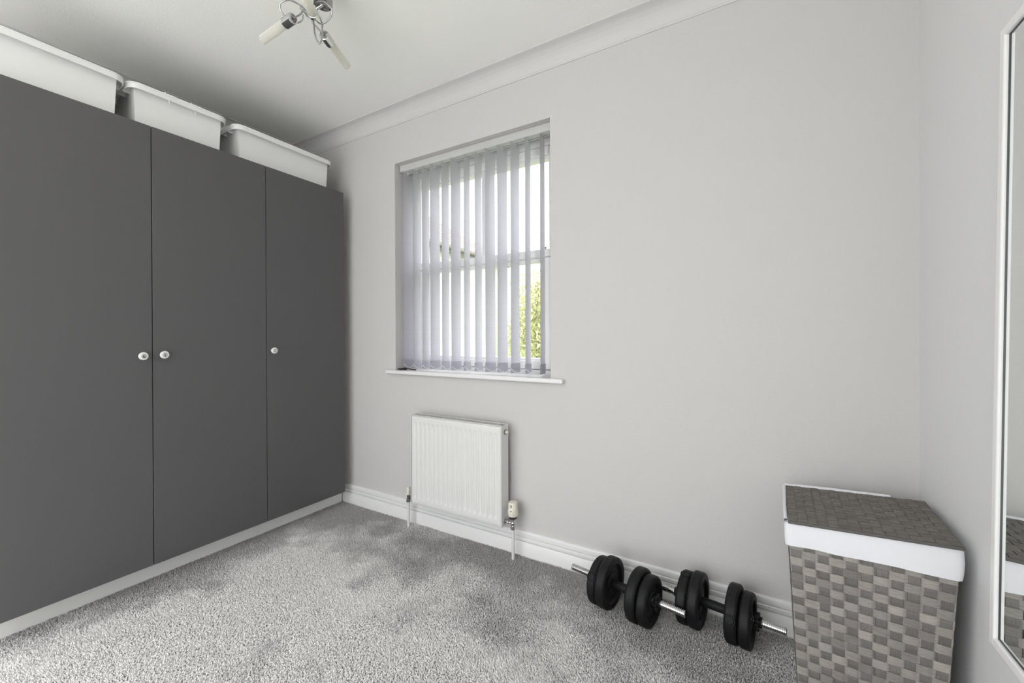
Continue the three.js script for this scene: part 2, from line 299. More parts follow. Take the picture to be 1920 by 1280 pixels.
function makeBin(label, x, z, turn, ends) {                      // long side along local x
  const t = thing('storage_bin', label, 'storage bin', [x, 2.0045, z], turn, 'white plastic bins along the top of the wardrobe');
  const { L, S, H } = binProto;
  mesh('tub', binShell(L - 0.050, S - 0.050, H - 0.006, 0.03), M.plastic, t);
  mesh('rim', rimGeo(L, S, 0.045, 0.030, H), M.plastic, t);
  if (ends) for (const sx of [-1, 1]) for (const dz of [-0.11, -0.055, 0.055, 0.11]) mesh('rib', box(sx * (L / 2 - 0.013) - 0.012, sx * (L / 2 - 0.013) + 0.012, H - 0.031, H - 0.006, dz - 0.0012, dz + 0.0012), M.plastic, t);
  else for (const sz of [-1, 1]) for (const dx of [0.21, 0.16, 0.05, -0.05, -0.16]) mesh('rib', box(dx - 0.0012, dx + 0.0012, H - 0.031, H - 0.006, sz * (S / 2 - 0.013) - 0.012, sz * (S / 2 - 0.013) + 0.012), M.plastic, t);
  return t;
}
makeBin('leftmost white plastic bin, long side out, on the two-door wardrobe', -0.222, 1.407, Math.PI / 2, true);
const b2 = makeBin('middle white plastic bin, short end out, with notched clips on its rim', -0.315, 0.917, 0, false);
b2.rotation.y = -0.02;
for (const dz of [-0.048, 0.052]) mesh('clip', [box(0.278, 0.2880, 0.182, 0.1905, dz - 0.026, dz + 0.008, 0.0006), box(0.282, 0.2875, 0.142, 0.168, dz - 0.001, dz + 0.001), box(0.279, 0.288, 0.186, 0.1935, dz + 0.012, dz + 0.016, 0.001)], M.plastic, b2);
makeBin('rightmost white plastic bin, long side out, beside the window wall', -0.222, 0.411, Math.PI / 2, true);

// ───────────────────────── radiator ─────────────────────────
{
  const t = thing('radiator', 'white convector radiator with fluted front panel on the wall below the window', 'radiator', [0.8965, 0.1505, 0]);
  const w = 0.600, h = 0.4985, n = 18, zf = 0.098;
  // pressed panel: the height of the face as a function of place
  const cols = n * 12 + 24, rows = 60, g = new THREE.PlaneGeometry(w - 0.008, h - 0.008, cols, rows), p = g.attributes.position;
  for (let i = 0; i < p.count; i++) {
    const x = p.getX(i), y = p.getY(i), u = (x + (w - 0.036) / 2) / (w - 0.036) * n, inX = u > 0 && u < n ? 1 : 0;
    const ph = u - Math.floor(u), groove = Math.max(0, 1 - Math.abs(ph - 0.5) / 0.34), flute = Math.min(1, groove * 1.9);
    const ey = Math.min(1, Math.max(0, (h / 2 - 0.036 - Math.abs(y)) / 0.014)), e = ey * ey * (3 - 2 * ey);
    const edge = Math.min((w - 0.008) / 2 - Math.abs(x), (h - 0.008) / 2 - Math.abs(y)), round = Math.max(0, 0.004 - edge);
    p.setZ(i, -0.0052 * flute * flute * (3 - 2 * flute) * e * inX - round * 0.8);
  }
  g.computeVertexNormals(); g.translate(0, h / 2, zf + 0.002);
  const u = g.attributes.uv; for (let i = 0; i < u.count; i++) u.setXY(i, p.getX(i), p.getY(i));
  mesh('panel', [g, box(-w / 2 + 0.004, w / 2 - 0.004, 0.004, h - 0.004, zf - 0.012, zf - 0.007)], M.enamel, t);
  mesh('rear_fins', Array.from({ length: 20 }, (_, i) => box(-0.27 + i * 0.0284, -0.268 + i * 0.0284, 0.06, h - 0.05, 0.04, zf - 0.012)), M.enamel, t);
  for (const s of [-1, 1]) mesh('side_panel', box(s * (w / 2) - 0.0015, s * (w / 2) + 0.0015, 0.0, h + 0.001, 0.034, zf + 0.003, 0.0014), M.enamel, t);
  mesh('top_grille', [box(-w / 2, w / 2, h - 0.002, h + 0.001, zf - 0.012, zf + 0.003, 0.0012), box(-w / 2, w / 2, h - 0.002, h + 0.001, 0.034, 0.042, 0.001), ...Array.from({ length: 40 }, (_, i) => box(-0.296 + i * 0.0152, -0.2925 + i * 0.0152, h - 0.003, h - 0.0005, 0.04, zf - 0.01))], M.enamel, t);
  for (const x of [-0.2, 0.2]) mesh('bracket', box(x - 0.02, x + 0.02, 0.06, h - 0.06, 0.0, 0.04, 0.002), M.enamel, t);
  const plug = mesh('bleed_valve', [between(cyl(0.0125, 0.0125, 0.006, 24).translate(0, 0.003, 0), [w / 2 + 0.0015, h - 0.034, 0.066], [w / 2 + 1, h - 0.034, 0.066])], M.nickel, t);
  mesh('valve_stem', [between(cyl(0.0075, 0.007, 0.018, 16).translate(0, 0.009, 0), [w / 2 + 0.0015, h - 0.034, 0.066], [w / 2 + 1, h - 0.034, 0.066])], M.cream, plug);
  // right: thermostatic valve; x of the pipe in local terms
  const px = 0.3460, pz = 0.066, py = 0.022;
  const v = mesh('valve_body', [rod([w / 2, py, pz], [w / 2 + 0.006, py, pz], 0.0165, 24), rod([w / 2, py, pz], [px, py, pz], 0.0075, 16), rod([w / 2 + 0.010, py, pz], [w / 2 + 0.024, py, pz], 0.0115, 6), new THREE.SphereGeometry(0.0125, 16, 12).translate(px, py, pz), rod([px, py - 0.022, pz], [px, py + 0.022, pz], 0.010, 20), rod([px, py - 0.030, pz], [px, py - 0.012, pz], 0.0130, 6), rod([px, py + 0.018, pz], [px, py + 0.028, pz], 0.0165, 24)], M.chrome, t);
  mesh('valve_collar', [lathe([[0, 0.026], [0.019, 0.026], [0.020, 0.032], [0.019, 0.040], [0, 0.040]], 28).translate(px, py, pz)], M.black, v);
  const hd = mesh('thermostat_head', [lathe([[0, 0.036], [0.0228, 0.037], [0.0248, 0.042], [0.0252, 0.066], [0.0240, 0.071], [0.0228, 0.076], [0.0226, 0.099], [0.0205, 0.1042], [0.015, 0.106], [0, 0.1065]], 32).translate(px, py, pz), ...Array.from({ length: 16 }, (_, i) => { const a = i / 16 * 2 * Math.PI; return box(-0.0012, 0.0012, 0.046, 0.060, 0.0250, 0.0264, 0.0005).rotateY(a).translate(px, py, pz); })], M.cream, t);
  for (let i = 0; i < 4; i++) { const a = 0.25 + 0.12 * i; mesh('vent_slot', box(-0.0008, 0.0008, 0.084, 0.096, 0.0220, 0.0230).rotateY(a - 0.35).translate(px, py, pz), M.nickel, hd); }
  mesh('scale_mark', box(-0.005, 0.005, 0.0655, 0.0675, 0.0247, 0.0252).rotateY(0.12).translate(px, py, pz), M.black, hd);
  mesh('pipe', [rod([px, -0.161, pz], [px, py - 0.026, pz], 0.0078, 20)], M.enamel, t);
  // left: lockshield valve
  const qx = -0.352;
  mesh('lockshield_valve', [rod([qx, -0.008, pz], [qx, 0.034, pz], 0.0095, 18), rod([qx, -0.012, pz], [qx, 0.004, pz], 0.0125, 6), rod([qx, 0.018, pz], [-w / 2, 0.018, pz], 0.0085, 14), rod([-w / 2 - 0.022, 0.018, pz], [-w / 2 - 0.008, 0.018, pz], 0.0125, 6)], M.nickel, t);
  mesh('valve_cap', lathe([[0, 0.030], [0.0115, 0.030], [0.0125, 0.034], [0.0122, 0.066], [0.010, 0.073], [0.005, 0.076], [0, 0.0765]], 24).translate(qx, 0, pz), M.cream, t);
  mesh('pipe', [rod([qx, -0.161, pz], [qx, -0.010, pz], 0.0078, 20)], M.enamel, t);
}
// ───────────────────────── dumbbells ─────────────────────────
function discGeo(r, T) {                                   // lathe about y, centred; rounded rim, dished faces
  const h = T / 2, q = 0.010, pr = [[0.014, -h * 0.7], [0.030, -h * 0.7], [0.034, -h * 0.45], [r * 0.70, -h * 0.45], [r * 0.76, -h * 0.92], [r - q - 0.004, -h]];
  for (let i = 0; i <= 6; i++) { const a = -Math.PI / 2 + i / 6 * Math.PI / 2; pr.push([r - q + q * Math.cos(a), -h + q + q * Math.sin(a)]); }
  const up = pr.map(([a, b]) => [a, -b]).reverse();
  return lathe([...pr, ...up, [0.014, -h * 0.7]], 56);
}
function threadGeo(r, L) { const pr = [[0, 0], [r - 0.003, 0]]; const n = Math.round(L / 0.0062); for (let i = 0; i < n; i++) { const y = i * L / n, s = L / n; pr.push([r - 0.0022, y + 0.05 * s], [r, y + 0.30 * s], [r, y + 0.62 * s], [r - 0.0022, y + 0.90 * s]); } pr.push([r - 0.003, L], [0, L]); return toCreasedNormals(new THREE.LatheGeometry(pr.map((p) => new THREE.Vector2(...p)), 24), 0.25); }
const along = (g) => g.rotateZ(-Math.PI / 2);              // y -> x
function dumbbell(label, x, z, turn, lay) {
  const t = thing('dumbbell', label, 'dumbbell', [x, lay.R - 0.003, z], turn, 'dumbbells by the skirting');
  mesh('grip', along(lathe([[0, -lay.g], [0.0145, -lay.g], [0.0158, -lay.g + 0.004], [0.0165, 0], [0.0158, lay.g - 0.004], [0.0145, lay.g], [0, lay.g]], 28)).translate(lay.gc, 0, 0), M.grip, t);
  for (const [cx, r, T, cap] of lay.discs) {
    const d = mesh('weight_disc', along(discGeo(r, T)).translate(cx, lay.dy ?? (r - lay.R), 0), M.vinyl, t);
    const dy = r - lay.R;
    mesh('raised_ring', along(mergeGeometries([clean(new THREE.TorusGeometry(r * 0.62, 0.0016, 6, 48).rotateX(Math.PI / 2).translate(0, T * 0.235, 0)), clean(new THREE.TorusGeometry(r * 0.62, 0.0016, 6, 48).rotateX(Math.PI / 2).translate(0, -T * 0.235, 0))])).translate(cx, dy, 0), M.vinyl, d);
    if (cap !== undefined) {
      const c = lathe([[0, 0.0018], [0.0118, 0.0018], [0.0128, 0.0008], [0.0132, -0.0018], [0.0150, -0.0018], [0.0158, 0.0008], [0.0178, 0.0008], [0.0186, -0.003]], 32);
      c.translate(0, r, 0).rotateX(cap).translate(cx, dy, 0); mesh('filler_cap', c, M.vinyl, d);
    }
  }
  for (const [a, b] of lay.threads) mesh('threaded_bar', along(threadGeo(0.0130, b - a)).translate(a, 0, 0), M.chrome, t);
  for (const [cx, s] of lay.collars) {
    const star = new THREE.Shape(); for (let i = 0; i < 72; i++) { const a = i / 72 * 2 * Math.PI, q = 0.0235 + 0.0045 * Math.tanh(2.2 * Math.cos(6 * a)); star[i ? 'lineTo' : 'moveTo'](q * Math.cos(a), q * Math.sin(a)); }
    const g = new THREE.ExtrudeGeometry(star, { depth: 0.012, bevelEnabled: true, bevelSize: 0.0015, bevelThickness: 0.0015, bevelSegments: 2 });
    g.rotateY(Math.PI / 2).translate(cx - 0.006, 0, 0);
    mesh('star_collar', [toCreasedNormals(g, 0.6), along(cyl(0.016, 0.018, 0.010, 24).translate(0, 0, 0)).translate(cx + s * 0.010, 0, 0)], M.grip, t);
  }
  return t;
}
// local x = 0 at the middle of the grip
dumbbell('black vinyl dumbbell with chrome threaded ends lying nearest the radiator', 1.820, 0.1880, -10.3 * Math.PI / 180, {
  R: 0.098, g: 0.046, gc: 0.0, discs: [[-0.0615, 0.098, 0.040], [-0.1015, 0.092, 0.036, 1.02], [0.0615, 0.098, 0.040], [0.1025, 0.091, 0.038]],
  threads: [[-0.238, -0.042], [0.042, 0.236]], collars: [[-0.130, -1], [0.1315, 1]] });
dumbbell('black vinyl dumbbell lying beside the woven laundry hamper, its bar end behind it', 2.137, 0.1270, -7.5 * Math.PI / 180, {
  R: 0.098, g: 0.046, gc: 0.0, discs: [[-0.0580, 0.098, 0.040], [-0.0990, 0.093, 0.038, 0.12], [0.0650, 0.098, 0.040, 1.30], [0.1060, 0.091, 0.038]],
  threads: [[-0.190, -0.042], [0.042, 0.222]], collars: [[-0.126, -1], [0.1355, 1]] });

// ───────────────────────── woven laundry hamper ─────────────────────────
{
  const t = thing('laundry_hamper', 'grey woven strap laundry hamper with white cloth liner under its lid, in the corner', 'laundry hamper', [2.5225, -0.004, 0.2620], -2.2 * Math.PI / 180);
  const strap = (a) => std([a, a * 0.955, a * 0.91], 0.62, { map: strawGrain, vertexColors: true });
  const mat = strap(1.0), inner = std([0.10, 0.095, 0.09], 0.9);
  // bilinear face: corners bottom-left, bottom-right, top-right, top-left
  const V = (a) => new THREE.Vector3(...a);
  function ribbon(A, B, C, D, horizontal, k, n, cross, wide, amp, shades) {
    const a = V(A), b = V(B), c = V(C), d = V(D), nrm = b.clone().sub(a).cross(d.clone().sub(a)).normalize();
    const at = (s, q, o) => { const lo = a.clone().lerp(b, s), hi = d.clone().lerp(c, s); return lo.lerp(hi, q).addScaledVector(nrm, o); };
    const segs = cross * 8, pos = [], col = [], uv = [], idx = [], mid = (k + 0.5) / n, hw = wide / (2 * n), T = 0.0011;
    const len = horizontal ? b.distanceTo(a) : d.distanceTo(a), wid = (horizontal ? d.distanceTo(a) : b.distanceTo(a)) / n;
    const o0 = hash2(k, n, horizontal ? 91 : 92);
    for (let i = 0; i <= segs; i++) {
      const q = i / segs, wv = Math.cos(Math.PI * (q * cross - 0.5 - k)) * (horizontal ? 1 : -1), o = amp * Math.tanh(2.6 * wv) / 0.99;
      const cell = Math.min(cross - 1, Math.floor(q * cross)), sh = shades(k, cell);
      const row = [[mid - hw, o - T], [mid - hw, o + T], [mid + hw, o + T], [mid + hw, o - T]];
      row.forEach(([m, off], j) => { const P = horizontal ? at(q, m, off) : at(m, q, off); pos.push(P.x, P.y, P.z); col.push(sh[0], sh[1], sh[2]); uv.push(q * len + o0, (j === 0 || j === 1 ? 0 : 1) * wid + o0 * 3.3); });
      if (i) for (let j = 0; j < 3; j++) { const u0 = (i - 1) * 4 + j, u1 = u0 + 1, w0 = u0 + 4, w1 = u1 + 4; if (horizontal) idx.push(u0, w1, u1, u0, w0, w1); else idx.push(u0, u1, w1, u0, w1, w0); }
    }
    const g = new THREE.BufferGeometry(); g.setAttribute('position', new THREE.Float32BufferAttribute(pos, 3)); g.setAttribute('color', new THREE.Float32BufferAttribute(col, 3)); g.setAttribute('uv', new THREE.Float32BufferAttribute(uv, 2)); g.setIndex(idx);
    return toCreasedNormals(g, 0.5);
  }
  const light = (s) => (r, c) => { const h = hash2(r * 7 + 3, c * 13 + 5, s), w = hash2(r, 77, s), q = 0.335 + 0.13 * h + 0.06 * w - (hash2(r * 3 + c, r - c, s + 9) > 0.72 ? 0.14 : 0); const tn = hash2(c, r, s + 4) * 0.04; return [q, q * (0.955 + tn * 0.5), q * (0.91 + tn)]; };
  const dark = (s) => (r, c) => { const q = 0.185 + 0.06 * hash2(r * 5 + 1, c * 11 + 2, s), tn = hash2(c, r, s + 4) * 0.06; return [q, q * (0.96 + tn * 0.4), q * (0.91 + tn)]; };
  const lidTone = (s) => (r, c) => { const q = 0.175 + 0.06 * hash2(r * 5 + 1, c * 11 + 2, s); return [q, q * 0.94, q * 0.875]; };
  const wt = 0.1715, dt = 0.146, wb = 0.1435, db = 0.126, yt = 0.556;   // half sizes at the top and the foot
  const faces = [
    [[-wb, 0, db], [wb, 0, db], [wt, yt, dt], [-wt, yt, dt], 11, 25, 1], [[-wb, 0, -db], [-wb, 0, db], [-wt, yt, dt], [-wt, yt, -dt], 9, 25, 2],
    [[wb, 0, db], [wb, 0, -db], [wt, yt, -dt], [wt, yt, dt], 9, 25, 3], [[wb, 0, -db], [-wb, 0, -db], [-wt, yt, -dt], [wt, yt, -dt], 11, 25, 4]];
  for (const [A, B, C, D, nc, nr, s] of faces) {
    for (let r = 0; r < nr; r++) mesh('cross_strap', ribbon(A, B, C, D, true, r, nr, nc, 0.985, 0.0019, light(s)), mat, t);
    for (let c = 0; c < nc; c++) mesh('upright_strap', ribbon(A, B, C, D, false, c, nc, nr, 0.72, 0.0019, dark(s + 20)), mat, t);
  }
  const taper = (w0, d0, w1, d1, y0, y1) => { const g = new THREE.BoxGeometry(2, 1, 2, 1, 1, 1), p = g.attributes.position; for (let i = 0; i < p.count; i++) { const up = p.getY(i) > 0; p.setXYZ(i, p.getX(i) * (up ? w1 : w0), up ? y1 : y0, p.getZ(i) * (up ? d1 : d0)); } g.computeVertexNormals(); return g; };
  mesh('inner_panel', taper(wb - 0.006, db - 0.006, wt - 0.006, dt - 0.006, 0.002, yt), inner, t);
  for (const [sx, sz] of [[-1, 1], [1, 1], [-1, -1], [1, -1]]) mesh('corner_strap', [rod([sx * (wb - 0.003), 0, sz * (db - 0.003)], [sx * (wt - 0.003), yt, sz * (dt - 0.003)], 0.0030, 10)], std([0.22, 0.21, 0.2], 0.8), t);
  // liner: cloth turned over the rim, a soft band round the top
  const band = [];
  { const n = 160, rows = 10, pos = [], idx = [], R = 0.012, per = (q) => { const s = new THREE.Vector2(); const W = wt + 0.0065, D = dt + 0.0065, L = 2 * (2 * W - 2 * R + 2 * D - 2 * R) + 2 * Math.PI * R; let u = q * L; const segs = [2 * W - 2 * R, Math.PI * R / 2, 2 * D - 2 * R, Math.PI * R / 2, 2 * W - 2 * R, Math.PI * R / 2, 2 * D - 2 * R, Math.PI * R / 2]; const cs = [[W - R, D - R], [W - R, -D + R], [-W + R, -D + R], [-W + R, D - R]]; for (let i = 0; i < 8; i++) { if (u <= segs[i] || i === 7) { if (i % 2 === 0) { const dir = [[1, 0], [0, -1], [-1, 0], [0, 1]][i / 2], st = [[-W + R, D], [W, D - R], [W - R, -D], [-W, -D + R]][i / 2]; return s.set(st[0] + dir[0] * u, st[1] + dir[1] * u); } const c = cs[(i - 1) / 2], a0 = Math.PI / 2 - (i - 1) / 2 * Math.PI / 2, a = a0 - u / R; return s.set(c[0] + R * Math.cos(a), c[1] + R * Math.sin(a)); } u -= segs[i]; } };
    for (let i = 0; i < n; i++) for (let j = 0; j <= rows; j++) { const q = i / n, P = per(q), f = j / rows, top = 0.5735 + 0.052 * P.x, foot = 0.5045 + 0.016 * P.x - 0.004 * vnoise(q * 24, 1, 31, 24), y = top + (foot - top) * f, out = 1 + 0.012 * Math.sin(Math.min(1, f * 1.0) * Math.PI) + 0.006 * (vnoise(q * 40, f * 2, 32, 40) - 0.5); pos.push(P.x * out, y, P.y * out); }
    for (let i = 0; i < n; i++) for (let j = 0; j < rows; j++) { const a = i * (rows + 1) + j, b = ((i + 1) % n) * (rows + 1) + j; idx.push(a, a + 1, b, b, a + 1, b + 1); }
    const g = new THREE.BufferGeometry(); g.setAttribute('position', new THREE.Float32BufferAttribute(pos, 3)); g.setIndex(idx); g.computeVertexNormals();
    const uv = new Float32Array(pos.length / 3 * 2); for (let i = 0; i < uv.length / 2; i++) { uv[2 * i] = pos[3 * i] + pos[3 * i + 2]; uv[2 * i + 1] = pos[3 * i + 1]; } g.setAttribute('uv', new THREE.BufferAttribute(uv, 2));
    mesh('liner', g, M.linen, t); }
  // lid: a woven panel, hinged at the back, its liner seam showing behind
  const lid = new THREE.Group(); lid.name = 'lid'; t.add(lid); lid.position.set(0.001, 0.577, 0); lid.rotation.z = 0.052;   // the lid sits a little askew
  const lw = 0.173, ld = 0.159, lt = 0.004;
  const LA = [-lw, lt, ld], LB = [lw, lt, ld], LC = [lw + 0.004, lt, -ld], LD = [-lw, lt, -ld];
  for (let r = 0; r < 14; r++) mesh('cross_strap', ribbon(LA, LB, LC, LD, true, r, 14, 15, 0.93, 0.0020, lidTone(41)), mat, lid);
  for (let c = 0; c < 15; c++) mesh('lid_strap', ribbon(LA, LB, LC, LD, false, c, 15, 14, 0.93, 0.0020, lidTone(42)), mat, lid);
  mesh('lid_board', [box(-lw, lw + 0.002, -0.005, 0.0015, -ld, ld, 0.002)], inner, lid);
  mesh('lid_edge', [rod([-lw, 0.0005, ld], [lw, 0.0005, ld], 0.0045, 10), rod([lw, 0.0005, ld], [lw + 0.004, 0.0005, -ld], 0.0035, 10)], std([0.15, 0.14, 0.13], 0.7, { map: strawGrain }), lid);
  mesh('liner_flap', [tube([[-lw - 0.004, 0.004, -ld - 0.004], [-0.10, 0.006, -ld - 0.005], [0.02, 0.006, -ld - 0.004], [0.10, 0.005, -ld - 0.005]], 0.006, 40, false, 10), tube([[-lw - 0.005, 0.002, ld - 0.004], [-lw - 0.006, 0.003, 0.05], [-lw - 0.005, 0.004, -0.06], [-lw - 0.004, 0.004, -ld - 0.003]], 0.005, 40, false, 10)], M.linen, lid);
}
// ───────────────────────── mirror on the right wall ─────────────────────────
{
  const t = thing('wall_mirror', 'tall mirror in a slim white frame hung on the right wall', 'mirror', [XR - 0.004, 1.712, 0.566]);
  t.rotation.z = -0.0125;                                  // hangs with its foot standing slightly off the wall
  const H = 1.262, Wd = 0.42, fw = 0.020, dp = 0.020;
  // local: -x into the room, y down from the top, +z along the wall
  const bar = (y0, y1, z0, z1) => box(-dp, 0, y0, y1, z0, z1, 0.004, 3);
  mesh('mirror_frame', [bar(-H, 0, 0, fw), bar(-H, 0, Wd - fw, Wd), bar(-fw, 0, fw - 0.004, Wd - fw + 0.004), bar(-H, -H + fw, fw - 0.004, Wd - fw + 0.004)], M.trim, t);
  mesh('mirror_glass', new THREE.BoxGeometry(0.004, H - 2 * fw + 0.006, Wd - 2 * fw + 0.006).translate(-0.010, -H / 2, Wd / 2), std([0.86, 0.88, 0.87], 0.015, { metalness: 1 }), t);
  mesh('gap_strip', [box(-0.0135, -0.012, -H + fw, -fw, fw, fw + 0.002), box(-0.0135, -0.012, -fw - 0.002, -fw, fw, Wd - fw), box(-0.0135, -0.012, -H + fw, -H + fw + 0.002, fw, Wd - fw)], std([0.05, 0.06, 0.06], 0.3), t);  // dark strips added as the gap line between frame and glass
}
// ───────────────────────── ceiling light ─────────────────────────
{
  const t = thing('ceiling_light', 'chrome ceiling light of looped tubes with frosted glass tube shades, unlit', 'ceiling light', [0.747, 2.335, 0.840], 0.5304461);
  const mm = (...p) => p.map((v) => v / 1000), path = (...ps) => ps.map((p) => mm(...p));
  const wire = 0.0031, bright = std([0.50, 0.50, 0.50], 0.16, { metalness: 1 });
  mesh('loop', tube(path([32.3, 19.2, 0], [3.5, 30, 20], [-17, 31.1, 35], [-40.6, 24.1, 40], [-57, 15.3, 36], [-59.2, -2.2, 25], [-47.2, -15, 10], [-30.6, -19, -5], [-10.3, -18.4, -10], [3.3, -8.1, -10], [11.5, 4.8, 0]), wire, 90), bright, t);
  mesh('loop', tube(path([48.9, 39.7, 0], [70.9, 35.8, 20], [102.2, 27.6, 35], [124.6, 11.4, 40], [138.9, -5.6, 36], [131.5, -20.4, 24], [111.8, -29.5, 12], [85.8, -31.5, 0], [62.5, -15.6, -10], [56.7, -1.8, -5], [57, 10.9, 0]), wire, 90), bright, t);
  mesh('loop', tube(path([52.8, -1.5, 0], [60.8, -49.9, 15], [72.9, -97.7, 30], [82.8, -122.9, 34], [90.8, -133, 34], [94.8, -112.4, 25], [92, -77.9, 14], [84.7, -30.5, 0], [71.2, 0.2, -5], [57.1, 15, 0]), wire, 90), bright, t);
  mesh('arm', tube(path([11.6, 19.3, 0], [4, -4, 10], [-10, -35, 33]), wire, 20), bright, t);
  mesh('arm', tube(path([11.6, 19.3, 0], [36, -8, -20], [68, -35, -53]), wire, 30), bright, t);
  mesh('arm', tube(path([11.6, 19.3, 0], [45, -10, 20], [77, -35, 43]), wire, 30), bright, t);
  mesh('hub', [rod(mm(3.4, 34.9, -4), mm(42.6, -6.6, -4), 0.0075, 20), rod(mm(28, 8, -4), mm(94, 34, 10), 0.0055, 14)], bright, t);
  mesh('ceiling_plate', lathe([[0, 0.1165], [0.034, 0.1165], [0.034, 0.036], [0.0325, 0.0325], [0.030, 0.031], [0.029, 0.034], [0, 0.034]], 40).translate(0.094, 0, 0.010), M.nickel, t);
  function lampHead(a, b, glassLen, r = 0.0195) {          // chrome cup from a to b, glass tube beyond it
    const A = new THREE.Vector3(...a), B = new THREE.Vector3(...b), d = B.clone().sub(A).normalize(), L = A.distanceTo(B);
    const q = new THREE.Quaternion().setFromUnitVectors(new THREE.Vector3(0, 1, 0), d);
    const h = new THREE.Group(); h.name = 'lamp_head'; h.position.copy(A); h.quaternion.copy(q); t.add(h);
    mesh('lamp_holder', lathe([[0, 0], [r - 0.002, 0], [r, 0.002], [r, L - 0.001], [r - 0.0015, L], [r - 0.003, L - 0.004], [0.005, L - 0.006]], 32), M.chrome, h);
    mesh('glass_shade', lathe([[r - 0.0035, L - 0.003], [r - 0.0028, L + 0.004], [r - 0.0028, L + glassLen - 0.004], [r - 0.004, L + glassLen], [r - 0.0052, L + glassLen - 0.003], [r - 0.0052, L + 0.004]], 36), M.frosted, h);
    mesh('bulb', lathe([[0, L - 0.004], [0.006, L - 0.004], [0.006, L + 0.012], [0.0075, L + 0.016], [0.0075, L + 0.040], [0.005, L + 0.046], [0, L + 0.048]], 18), std([0.62, 0.60, 0.55], 0.35), h);
  }
  lampHead(mm(-10, -35, 33), mm(-52, -35, 7), 0.165);
  lampHead(mm(68, -35, -53), mm(72, -35, -101), 0.145);
  lampHead(mm(77, -35, 43), mm(78, -35, 60), 0.120);
}
// ───────────────────────── carpet pile ─────────────────────────
{
  // one tuft: three bent blades
  const pos = [], blade = (a, w, h, lean) => {
    const c = Math.cos(a), s = Math.sin(a), L = (x, y, z) => [x * c + z * s, y, -x * s + z * c];
    const p0 = L(-w, 0, 0), p1 = L(w, 0, 0), p2 = L(w * 0.9, h * 0.6, lean * 0.4), p3 = L(-w * 0.9, h * 0.6, lean * 0.4), p4 = L(0, h, lean);
    pos.push(...p0, ...p1, ...p2, ...p0, ...p2, ...p3, ...p3, ...p2, ...p4);
  };
  blade(0.2, 0.0015, 0.0115, 0.0028); blade(2.3, 0.0015, 0.0105, 0.0030); blade(4.4, 0.0015, 0.0110, 0.0026);
  const g = new THREE.BufferGeometry(); g.setAttribute('position', new THREE.Float32BufferAttribute(pos, 3)); g.computeVertexNormals();
  const mat = std([1, 1, 1], 0.95, { side: THREE.DoubleSide });
  const step = 0.0047, list = [];
  for (let z = 0.020; z < 1.75; z += step) for (let x = -0.102; x < XR - 0.02; x += step) {
    if (z > 0.62 + (2.3 - x) * 0.50 + 0.12 || z < 0.019) continue;    // only what the room in view shows
    list.push([x + rr(-0.5, 0.5) * step, z + rr(-0.5, 0.5) * step]);
  }
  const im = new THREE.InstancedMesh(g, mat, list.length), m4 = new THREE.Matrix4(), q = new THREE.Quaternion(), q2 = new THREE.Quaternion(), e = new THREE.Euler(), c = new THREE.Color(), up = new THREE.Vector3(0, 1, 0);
  list.forEach(([x, z], i) => {
    const n1 = fbm(x * 3.1 + 5, z * 3.1 + 2, 50, 3), n2 = fbm(x * 9 + 1, z * 9 + 4, 60, 3), dir = (n1 - 0.5) * 5 + (n2 - 0.5) * 4, tilt = 0.25 + 0.5 * n2;
    const n3 = fbm(x * 5.5 + 20, z * 7 + 3, 179, 4), n4 = fbm(x * 2.2 + 40, z * 2.6 + 9, 387, 3);
    // brushed-up and brushed-down patches, with ragged outlines: shade towards walls painted into their colour
    const cl = (v) => Math.min(1, Math.max(0, v)), paintedLight = cl((z - 0.18) / 0.5) * cl((2.6 - x) / 1.1) * cl((x + 0.12) / 0.36);
    const pick = (n3 - 0.5) * 1.1 + (n4 - 0.5) * 0.9 + (n2 - 0.5) * 0.5 + (paintedLight - 0.42) * 0.8 + rr(-0.11, 0.11), up1 = Math.min(1, Math.max(0, (pick + 0.30) / 0.60)), napShade = 0.55 + 0.38 * up1;
    q.setFromAxisAngle(up, rr(0, 6.283)); e.set(Math.cos(dir) * tilt + rr(-0.25, 0.25), 0, Math.sin(dir) * tilt + rr(-0.25, 0.25)); q2.setFromEuler(e); q2.multiply(q);
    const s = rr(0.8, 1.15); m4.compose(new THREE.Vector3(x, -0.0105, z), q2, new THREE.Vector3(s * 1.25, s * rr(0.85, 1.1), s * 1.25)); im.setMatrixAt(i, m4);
    const v = napShade * (0.86 + 0.28 * rnd()); c.setRGB(v, v * 0.978, v * 0.962); im.setColorAt(i, c);
  });
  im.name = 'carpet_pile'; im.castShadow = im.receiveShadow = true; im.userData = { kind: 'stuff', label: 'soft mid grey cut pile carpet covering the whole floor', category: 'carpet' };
  scene.add(im);
}
